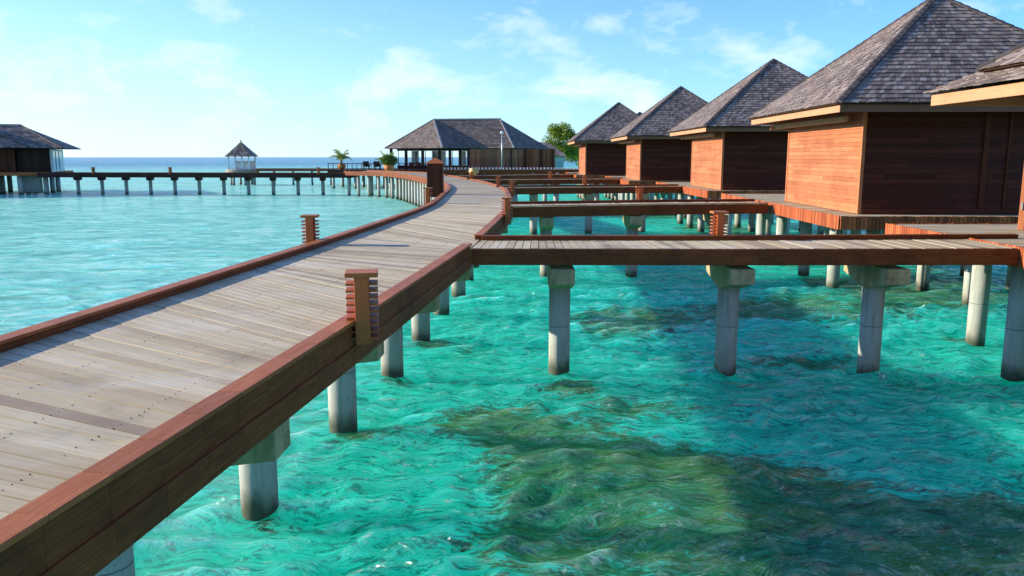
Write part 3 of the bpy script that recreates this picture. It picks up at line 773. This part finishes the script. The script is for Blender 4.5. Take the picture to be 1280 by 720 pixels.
for (x, y, rz, lab) in [
    (-3.72, 14.75, 5, 'slatted bollard alone on the water side, left edge of the main boardwalk'),
    (-.13, 21.15, 3, 'slatted bollard on the main boardwalk just before the second side footbridge'),
    (4.08, 15.78, 0, 'slatted bollard on the far rim of the nearest side footbridge'),
    (-2.93, 28.0, 0, 'small slatted bollard in front of the dark hooded cabinet'),
    (4.62, 29.05, 0, 'small bollard on the far rim of the second side footbridge'),
    (.02, 35.6, 0, 'small bollard on the right edge of the main boardwalk at the third side footbridge'),
    (4.05, 44.7, 0, 'tiny bollard on the far rim of the third side footbridge'),
    (-.75, 44.6, 0, 'tiny bollard on the right edge of the main boardwalk between third and fourth footbridges'),
    (2.8, 59.0, 0, 'tiny bollard on the far rim of the fourth side footbridge'),
    (-2.9, 57.8, 0, 'tiny bollard right of the main boardwalk near the yellow pot'),
]:
    c = copy_tree(b0); c.location = (x, y, DZ); c.rotation_euler = (0, 0, R(rz)); c['label'] = lab

# hooded cabinet
r_ = thing('cabinet', (-3.28, 34.6, DZ - .1), 'dark reddish box cabinet with a small pyramid top beside the boardwalk', 'cabinet')
m = MB(); m.box(-.33, .33, -.33, .33, 0, 1.42); m.build('body', M['clad_dark'], r_, .01)
m = MB()
for i in range(5): m.box(-.33 + i * .134, -.33 + i * .134 + .124, -.35, -.332, .05, 1.38)
m.build('front_boards', M['clad_dark'], r_)
m = MB(); m.hexa([(-.42, -.42, 1.422), (.42, -.42, 1.422), (.42, .42, 1.422), (-.42, .42, 1.422), (-.03, -.03, 1.66), (.03, -.03, 1.66), (.03, .03, 1.66), (-.03, .03, 1.66)]); m.build('lid', M['cap_rail'], r_)
# ---------------------------------------------------------------- far boardwalk to the left
fb = thing('boardwalk', (0, 0, 0), 'thin distant boardwalk on single piles crossing the lagoon at the left', 'boardwalk')
Lf = [(-17.0, 86.3), (-52, 88.5)]; Rf = [(-17.0, 88.5), (-52, 90.8)]
planks(fb, Lf, Rf, z=DZ - .2, w=.2)
rim(fb, resample(Lf, .45), -1, z=DZ - .2, h=.42, rail_m=M['fascia'], fascia_m=M['post']); rim(fb, resample(Rf, .45), 1, z=DZ - .2, h=.42, rail_m=M['fascia'])
dk = MB()
for k in range(12):
    x = -20.6 - k * 2.76
    if x < -50: break
    y = 87.4 - (x + 17) * .063 + .2
    column(fb, x, y, DZ - .6, .19, None); s = MB(); s.box(-.23, .23, -.5, .5, DZ - .95, DZ - .62); o = s.build('column_cap', M['post'], fb); o.location = (x, y, 0)
for x, lab in ((-45.6, 'tiny post bollard on the distant left boardwalk, the one nearer the dark house'), (-37.0, 'tiny post bollard on the distant left boardwalk, between the dark house and the small pavilion'), (-20.7, 'tiny post bollard on the distant left boardwalk, nearest the potted palm')):
    c = copy_tree(b0); c.location = (x, 86.25 - (x + 17) * .063, DZ - .1); c.rotation_euler = (0, 0, 0); c['label'] = lab; c.scale = (1.25, 1.25, 1.1)

# ---------------------------------------------------------------- generic hip roofs (far buildings)
def roof_faces(parent, faces, mat, rows=.35, w=.4, hips=(), hm=None, name='roof'):
    r = MB(); b = MB()
    for f in faces:
        A, B, C, D = (f + (f[-1],)) if len(f) == 3 else f
        shingle_face(r, A, B, C, D, rows, w, .03, .05); b.poly([Vector(A) - Vector((0, 0, .03)), Vector(B) - Vector((0, 0, .03)), Vector(C) - Vector((0, 0, .03))] + ([Vector(D) - Vector((0, 0, .03))] if len(f) == 4 else []))
    ro = r.build(name, mat, parent); b.build('roof_underside', M['soffit'], ro)
    for a, q in hips:
        h = MB(); h.beam(a, q, .22, .10, .02); h.build('hip_cap', hm or M['hip_pale'], ro)
    return ro

def piles(parent, pts, r=.2, top=DZ - .3):
    for x, y in pts:
        m = MB(); m.tube(0, 0, -1.9, top, r, r, 14); o = m.build('support_column', M['conc'], parent); o.location = (x, y, 0)

# main pavilion ---------------------------------------------------------------
def PX(px, Y): return (px - 640) * Y * 1.0 / 1000 * .99
pv = thing('pavilion', (0, 0, 0), 'long open-sided restaurant pavilion with a wide hipped shingle roof at the end of the boardwalk', 'pavilion')
ez = 5.25
E0 = (-17.6, 112.0, ez); E1 = (-9.1, 106.0, ez); E2 = (-6.2, 110.0, ez); E3 = (.3, 109.0, ez); E4 = (5.4, 115.0, ez - .05); E5 = (3, 126, ez); E6 = (-17, 124, ez)
T1 = (-11.0, 114.5, 9.25); T2 = (-1.7, 115.0, 9.35); TV = T1
roof_faces(pv, [(E0, E1, T1), (E1, E2, TV), (E2, E3, T2, TV), (E3, E4, T2), (E4, E5, T2), (E5, E6, T1, T2), (E6, E0, T1)], M['shingle_far'], .33, .4,
           hips=[(E1, TV), (E3, T2), (E0, T1), (T1, T2)])
# floor, posts, glazing
fl = MB(); fl.box(-24, -6.0, 105.2, 122, 1.75, 2.42); fl.box(-6.0, 6, 107.0, 122, 1.75, 2.4); fl.build('floor_slab', M['post'], pv)
for k, x in enumerate((-16.6, -14.4, -12.0, -9.6, -8.3, -7.0, -5.9)):
    y = 111.5 - (x + 16.6) * .55 if x < -9.5 else 107.9 + (x + 9.6) * .5
    m = MB(); m.box(x - .19, x + .19, y - .15, y + .15, 2.42, ez); m.build('post', M['post'], pv)
m = MB(); m.box(-16.5, -5.9, 116.4, 116.5, 2.42, 2.9); m.box(-16.5, -5.9, 116.4, 116.5, 4.95, 5.2); m.build('back_wall', M['post'], pv)
for k in range(11):
    x = -16.3 + k * .97
    fr = MB(); fr.box(x - .04, x + .04, 116.3, 116.42, 2.9, 4.95); fr.build('window_frame', M['white'] if k % 2 else M['post'], pv)
    if k in (2, 5, 6, 9):
        g = MB(); g.box(x + .06, x + .9, 116.36, 116.38, 2.92, 4.93); g.build('window_pane', M['glass'], pv)
m = MB(); m.box(-16.6, -9.6, 108.9, 109.0, 2.42, 2.43)
bw = MB()
x = -5.85
while x < .55:
    bw.box(x, x + .2, 109.6 + random.uniform(0, .01), 109.66, 2.42, 5.12); x += .205
while x < 5.75:
    y = 109.6 + (x - .5) * .35; bw.box(x, x + .27, y, y + .06, 2.42, 5.19 - random.uniform(0, .02)); x += .275
bw.build('board_wall', M['brown_fence'], pv)
pp = MB()
for x in (-.1, 1.75, 3.9, 5.6): pp.box(x - .08, x + .08, 109.45 + max(0, x) * .35 - .25, 109.6 + max(0, x) * .35 - .2, 2.42, 5.1)
pp.build('wall_batten', M['post'], pv)
rl = MB(); rl.box(-24, -11.2, 105.25, 105.33, 3.22, 3.30)
for x in np.arange(-23.9, -11.2, .62): rl.box(x - .035, x + .035, 105.25, 105.33, 2.42, 3.22)
rl.build('railing', M['post'], pv)
rl = MB(); rl.box(-10.9, -5.5, 105.9, 105.98, 2.9, 2.97)
for x in np.arange(-10.9, -5.5, .45): rl.box(x - .03, x + .03, 105.9, 105.98, 2.42, 2.9)
rl.build('railing', M['brown_fence'], pv)
piles(pv, [(x, y) for x in np.arange(-23.5, 5.6, 2.9) for y in (106.2 if True else 0, 112)], .2, 1.76)
# dining furniture seen between the posts
def chair(loc, rz, mat, lab):
    r = thing('lounge_chair', loc, lab, 'chair', 'chairs on the pavilion deck', rz)
    m = MB(); m.box(-.3, .3, -.3, .3, .32, .46); m.build('seat', mat, r)
    m = MB(); m.box(-.3, .3, .24, .32, .46, .95); m.build('backrest', mat, r)
    for sx in (-1, 1):
        m = MB(); m.box(sx * .3 - .04, sx * .3 + .04, -.3, .24, .465, .65); m.build('armrest', mat, r)
        for sy in (-1, 1): m = MB(); m.box(sx * .26 - .03, sx * .26 + .03, sy * .26 - .03, sy * .26 + .03, 0, .32); m.build('leg', mat, r)
    return r
chairs = [(-19.3, 107.2, 'dark woven chair behind the railing, left of the pair on the open terrace'), (-17.9, 107.4, 'dark woven chair behind the railing, right of the pair and left of the round bush')]
for x, y, lab in chairs: 
    c = chair((x, y, 2.43), R(20), M['navy'], lab); c.scale = (1.35, 1.35, 1.15)
tb = thing('dining_table', (-12.7, 110.2, 2.43), 'reddish dining table between the dark posts of the pavilion', 'table')
m = MB(); m.box(-1.0, 1.0, -.4, .4, .7, .78); m.build('tabletop', M['red_cush'], tb)
for sx in (-.9, .9):
    for sy in (-.3, .3): m = MB(); m.box(sx - .05, sx + .05, sy - .05, sy + .05, 0, .7); m.build('leg', M['red_cush'], tb)
for x, lab in ((-13.6, 'red dining chair at the left of the pavilion table'), (-12.6, 'red dining chair in the middle of the pavilion table'), (-10.9, 'red dining chair right of the pavilion table')):
    chair((x, 109.4, 2.43), R(180), M['red_cush'], lab)

# pots ------------------------------------------------------------------------
def fronds(m, n, ln, z, droop, w=.07):
    for i in range(n):
        a = random.random() * 6.28; el = random.uniform(.5, 1.35); d = Vector((math.cos(a) * math.cos(el), math.sin(a) * math.cos(el), math.sin(el))); p = Vector((0, 0, z)); sd = Vector((-math.sin(a), math.cos(a), 0))
        l = ln * random.uniform(.8, 1.15); k = 7; pts = []
        for j in range(k + 1): pts.append(p.copy()); p = p + d * l / k; d = (d + Vector((0, 0, -droop))).normalized()
        for j in range(k):
            for s in (-1, 1):
                for q in range(3):
                    b = pts[j].lerp(pts[j + 1], q / 3); tip = b + sd * s * l * .30 * math.sin(math.pi * (j + .6) / (k + .6)) + d * .1 * l - Vector((0, 0, .07 * l))
                    m.poly([b, b + (pts[j + 1] - pts[j]) * .28, tip])
def leaves(m, c, rad, n, size, squash=1):
    for i in range(n):
        v = Vector((random.gauss(0, 1), random.gauss(0, 1), random.gauss(0, 1))).normalized() * rad * (random.random() ** .35) * random.uniform(.85, 1.08); v.z *= squash
        p = Vector(c) + v; a = Vector((random.gauss(0, 1), random.gauss(0, 1), random.gauss(0, .6))).normalized() * size; b = a.cross(Vector((random.gauss(0, 1), random.gauss(0, 1), random.gauss(0, 1)))).normalized() * size * .45
        m.poly([p - a, p + b, p + a, p - b])
POT = [(.18, 0), (.36, .12), (.46, .32), (.44, .5), (.36, .6), (.40, .66), (.34, .66), (.32, .56)]
def pot(m, s=1.): m.lathe([(r * s, z * s) for r, z in POT], n=20)
p1 = thing('potted_palm', (-22.3, 105.9, 2.43), 'small potted palm in a terracotta urn on the far terrace corner by the open sea', 'potted plant')
m = MB(); pot(m, 1.2); m.build('pot', M['terracotta'], p1); m = MB(); m.tube(0, 0, .9, 1.5, .16, .1, 8); m.build('trunk', M['bark'], p1); m = MB(); fronds(m, 26, 1.55, 1.45, .24); m.build('fronds', M['leaf_palm'], p1)
p2 = thing('potted_bush', (-13.7, 90.2, DZ + .0), 'round clipped bush in a wide orange urn at the bend of the boardwalk', 'potted plant')
m = MB(); pot(m, 1.2); m.build('pot', M['terracotta'], p2); m = MB(); leaves(m, (0, 0, 1.22), 1.0, 2600, .09, .66); m.build('foliage', M['leaf_bush'], p2)
p3 = thing('potted_palm', (-16.4, 106.6, 2.43), 'pale green palm rising behind the round bush at the pavilion corner', 'potted plant')
m = MB(); pot(m, 1.2); m.build('pot', M['terracotta'], p3); m = MB(); fronds(m, 30, 1.7, .9, .2); m.build('fronds', M['leaf_palm'], p3)
p4 = thing('urn', (-3.3, 69.8, DZ), 'round yellow empty urn right of where the main boardwalk curves away', 'urn')
m = MB(); pot(m, .95); m.build('body', M['yellow_pot'], p4)
m = MB(); m.tube(0, 0, .02, .05, .2, .2, 16); m.build('foot', M['yellow_pot'], p4)

# land walkway behind the footbridges -----------------------------------------
lw = thing('boardwalk', (0, 0, 0), 'farthest walkway, a thin line running right in front of the pavilion to the villas', 'boardwalk')
Lw = [(-10.0, 96), (14, 98)]; Rw = [(-10.0, 98), (14, 100)]
planks(lw, Lw, Rw, z=DZ, w=.2); rim(lw, resample(Lw, .45), 1, h=.4, rail_m=M['tan_rim']); rim(lw, resample(Rw, .45), -1, h=.4, rail_m=M['fascia'])
piles(lw, [(x, 97) for x in np.arange(-9, 14, 2.9)])
m = MB()
for i in range(60):
    x = -10 + i * .42; m.box(x, x + .2, 98.6, 98.8, DZ + .1, DZ + .32)
m.build('rope_post', M['white'], lw)

# lamp post -------------------------------------------------------------------
lp = thing('street_lamp', (-1.3, 104.6, DZ - .1), 'grey lamp post with a white head in front of the pavilion roof', 'lamp post')
m = MB(); m.tube(0, 0, 0, 4.6, .075, .06, 10); m.build('pole', M['metal'], lp)
m = MB(); m.lathe([(.08, 4.6), (.22, 4.66), (.2, 4.85), (.06, 4.95)], n=12); m.build('lamp_head', M['white'], lp)

# ---------------------------------------------------------------- left house
lh = thing('house', (0, 0, 0), 'dark brown house on piles at the left edge with two joined grey hipped roofs', 'house')
z_e = 5.05; W0 = (-60.5, 90.6); 
fl = MB(); fl.box(-68, -48.8, 89.2, 104, DZ - .45, DZ - .1); fl.build('floor_slab', M['fascia'], lh)
m = MB(); m.box(-68, -48.9, 89.05, 89.18, DZ - .42, DZ - .06); m.build('deck_edge', M['cap_rail'], lh)
A = [(-68.5, 90.0, z_e), (-47.6, 90.0, z_e), (-47.6, 103.5, z_e), (-68.5, 103.5, z_e)]
t0, t1 = (-60.0, 96.0, 7.72), (-52.8, 96.5, 7.72)
roof_faces(lh, [(A[0], A[1], t1, t0), (A[1], A[2], t1), (A[2], A[3], t0, t1), (A[3], A[0], t0)], M['shingle'], .33, .4, hips=[(A[1], t1), (t0, t1)], hm=M['hip'])
Bq = [(-72, 88.6, z_e + .02), (-50.6, 88.6, z_e + .02), (-50.6, 99, z_e + .02), (-72, 99, z_e + .02)]; tt = (-58.6, 94.2, 8.9)
roof_faces(lh, [(Bq[0], Bq[1], tt), (Bq[1], Bq[2], tt), (Bq[2], Bq[3], tt), (Bq[3], Bq[0], tt)], M['shingle'], .33, .4, hips=[(Bq[1], tt)], hm=M['hip'])
def vboards(x0, x1, y, z0, z1, mat, name, st=.3):
    b = MB(); x = x0
    while x < x1: b.box(x, min(x + st - .01, x1), y + random.uniform(0, .02), y + .15, z0, z1); x += st
    return b.build(name, mat, lh)
vboards(-68, -56.6, 90.2, DZ - .1, z_e - .05, M['clad_dark'], 'front_wall')
vboards(-54.6, -52.5, 91.0, DZ - .1, z_e - .05, M['clad_dark'], 'front_wall')
vboards(-52.5, -49.3, 91.9, DZ - .1, z_e - .05, M['post'], 'front_wall')
m = MB(); m.box(-56.6, -54.6, 92.3, 92.4, DZ - .1, z_e - .05); m.build('dark_glass', M['black'], lh)
for k, x in enumerate((-56.55, -55.6, -54.65)):
    m = MB(); m.box(x - .04, x + .04, 92.2, 92.29, DZ - .1, z_e - .05); m.build('window_frame', M['post'], lh)
for (x, z) in ((-55.9, 4.2), (-55.3, 3.7), (-55.6, 3.3), (-55.0, 3.5)):
    m = MB(); m.tube(x, 92.1, z, z + .16, .13, .10, 8); m.build('hanging_lamp', M['white'], lh)
m = MB(); m.box(-49.25, -49.15, 92.0, 100, DZ - .1, z_e - .1); m.build('side_wall', M['white'], lh)
for y in (92.4, 94.5, 96.6):
    m = MB(); m.box(-49.12, -49.05, y, y + 1.5, DZ + .1, z_e - .3); m.build('window_pane', M['glass'], lh)
m = MB(); m.box(-67.9, -49.4, 93.2, 100, DZ - .1, z_e - .1); m.build('wall_core', M['post'], lh)
m = MB(); m.box(-49.0, -48.9, 91.7, 91.95, DZ - .1, z_e - .1); m.build('post', M['white'], lh)
piles(lh, [(x, y) for x in np.arange(-67, -49, 2.5) for y in (89.8, 93.5, 97)], .27, DZ - .45)
piles(lh, [(x, 91 + random.random() * 3) for x in np.arange(-57.5, -54, .7)], .22, DZ - .45)
for xa, xb in ((-57.2, -54.6), (-52.1, -50.4)):
    vb = MB()
    for x in np.arange(xa, xb, .42): vb.box(x, x + .40, 90.8, 90.9, .1, DZ - .45)
    vb.build('under_panel', M['conc'], lh)
for x, w, lab in ((-57.9, .5, 'small square timber box on the left house deck, the narrower one'), (-55.3, 1.0, 'small wide timber planter box on the left house deck')):
    o = thing('deck_box', (x, 89.6, DZ - .1), lab, 'box'); m = MB(); m.box(-w / 2, w / 2, -.22, .22, 0, .5); m.build('body', M['fascia_tan'], o); m = MB(); m.box(-w / 2 - .04, w / 2 + .04, -.26, .26, .502, .55); m.build('lid', M['fascia_tan'], o)

rot = Matrix.Rotation(R(20), 4, 'Z'); piv = Vector((-49.0, 90.0, 0)); shift = Vector((-2.4, 0, 0))
for o in [lh] + [q for q in bpy.data.objects if q.name.startswith('deck_box')]:
    v = Vector(o.location); o.location = piv + shift + rot @ (v - piv); o.rotation_euler = (0, 0, R(20))

# ---------------------------------------------------------------- small white gazebo
gz = thing('gazebo', (-40.0, 120, 0), 'small white gazebo with a dark pyramid roof and finial behind the left boardwalk', 'gazebo')
m = MB(); m.lathe([(2.7, 1.45), (3.0, 1.7), (3.1, 2.1), (2.9, 2.3)], n=16); m.build('base', M['rock'], gz)
roof_faces(gz, [((-2.4, -2.4, 4.15), (2.4, -2.4, 4.15), (0, 0, 6.3)), ((2.4, -2.4, 4.15), (2.4, 2.4, 4.15), (0, 0, 6.3)), ((2.4, 2.4, 4.15), (-2.4, 2.4, 4.15), (0, 0, 6.3)), ((-2.4, 2.4, 4.15), (-2.4, -2.4, 4.15), (0, 0, 6.3))], M['shingle'], .33, .4)
m = MB(); m.lathe([(.08, 6.25), (.14, 6.35), (.03, 6.65)], n=8); m.build('finial', M['post'], gz)
for x in (-1.9, -.65, .65, 1.9):
    for y in (-1.9, 1.9):
        m = MB(); m.box(x - .11, x + .11, y - .11, y + .11, 2.3, 4.13); m.build('post', M['white'], gz)
m = MB()
for k in range(17): x = -1.9 + k * .2375; m.box(x - .04, x + .04, -1.96, -1.92, 2.3, 2.9)
m.box(-1.95, 1.95, -1.98, -1.9, 2.9, 3.0); m.build('railing', M['white'], gz)
m = MB(); m.box(-1.9, 1.9, 1.92, 2.0, 2.3, 3.5); m.build('back_panel', M['white'], gz)
for a in range(6):
    q = MB(); q.tube(0, 0, -1.9, 1.5, .25, .25, 10); o = q.build('support_column', M['conc'], gz); o.location = (2.2 * math.cos(a * 1.047), 2.2 * math.sin(a * 1.047), 0)
gz.scale = (.78, .78, 1)
q = MB(); q.box(2.9, 23.5, -1.1, 1.1, 2.0, 2.42); q.build('access_deck', M['brown_fence'], gz)
for x in np.arange(6, 23, 3.6): q = MB(); q.tube(0, 0, -1.9, 2.0, .2, .2, 10); o = q.build('support_column', M['conc'], gz); o.location = (x, 0, 0)

# ---------------------------------------------------------------- shore house and trees
sh = thing('house', (6.3, 130, 1.2), 'small white walled house with a grey roof half hidden beside the green tree', 'house')
m = MB(); m.box(-5, 2.5, 0, 7, 0, 3.6); m.build('wall', M['cream'], sh)
roof_faces(sh, [((-5.6, -.6, 3.7), (3.1, -.6, 3.7), (-.5, 3.5, 6.4), (-2.5, 3.5, 6.4)), ((3.1, -.6, 3.7), (3.1, 7.6, 3.7), (-.5, 3.5, 6.4)), ((3.1, 7.6, 3.7), (-5.6, 7.6, 3.7), (-2.5, 3.5, 6.4), (-.5, 3.5, 6.4)), ((-5.6, 7.6, 3.7), (-5.6, -.6, 3.7), (-2.5, 3.5, 6.4))], M['shingle'], .35, .4)
m = MB(); m.box(-.4, .8, -.06, -.01, 0, 2.6); m.build('door', M['black'], sh)
m = MB(); m.box(1.1, 2.3, -.06, -.01, .9, 2.7); m.build('window', M['glass'], sh)
isl = MB(); isl.lathe([(70, -1.5), (60, .2), (50, 1.1), (20, 1.4)], x=58, y=190, n=40, jit=.04); o = isl.build('sand_island', M['rock']); tag(o, 'low sandy shore behind the villas', kind='structure')

def tree(loc, h, r, lab, trunk_h, clumps=22, n=260, lm='leaf'):
    root = thing('leafy_tree', loc, lab, 'tree', 'trees on the shore behind the villas')
    m = MB(); m.tube(0, 0, 0, trunk_h, .35, .2, 10); ends = []
    for i in range(7):
        a = random.random() * 6.28; e = Vector((math.cos(a) * r * .5, math.sin(a) * r * .5, trunk_h + (h - trunk_h) * random.uniform(.3, .7))); s = Vector((0, 0, trunk_h * .9))
        d = (e - s); q = Matrix.Translation(s) @ d.to_track_quat('Z', 'Y').to_matrix().to_4x4(); m.tube(0, 0, 0, d.length, .14, .04, 6, M=q)
    m.build('trunk', M['bark'], root)
    m = MB()
    for i in range(clumps):
        a = random.random() * 6.28; rr = r * random.random() ** .5; z = trunk_h * .7 + (h - trunk_h * .7) * (random.random() ** .7) * (1 - (rr / r) ** 2 * .45)
        leaves(m, (math.cos(a) * rr * .78, math.sin(a) * rr * .78, z), r * random.uniform(.30, .46), n, r * .05, .75)
    m.build('crown', M[lm], root)
sh.scale = (.8, .8, .82)
tree((8.3, 140, 1.2), 8.6, 3.6, 'bright green rounded tree rising left of the farthest visible red villa', 2.5, 34, 300)
tree((12.5, 150, 1.2), 6.8, 3.6, 'darker lower tree behind the farthest red villa, right of the bright tree', 2.2, 24, 240)
tree((5.6, 146, 1.2), 4.6, 2.4, 'low shrub-like tree between the pavilion roof end and the bright tree', 1.0, 16, 200, 'leaf_bush')
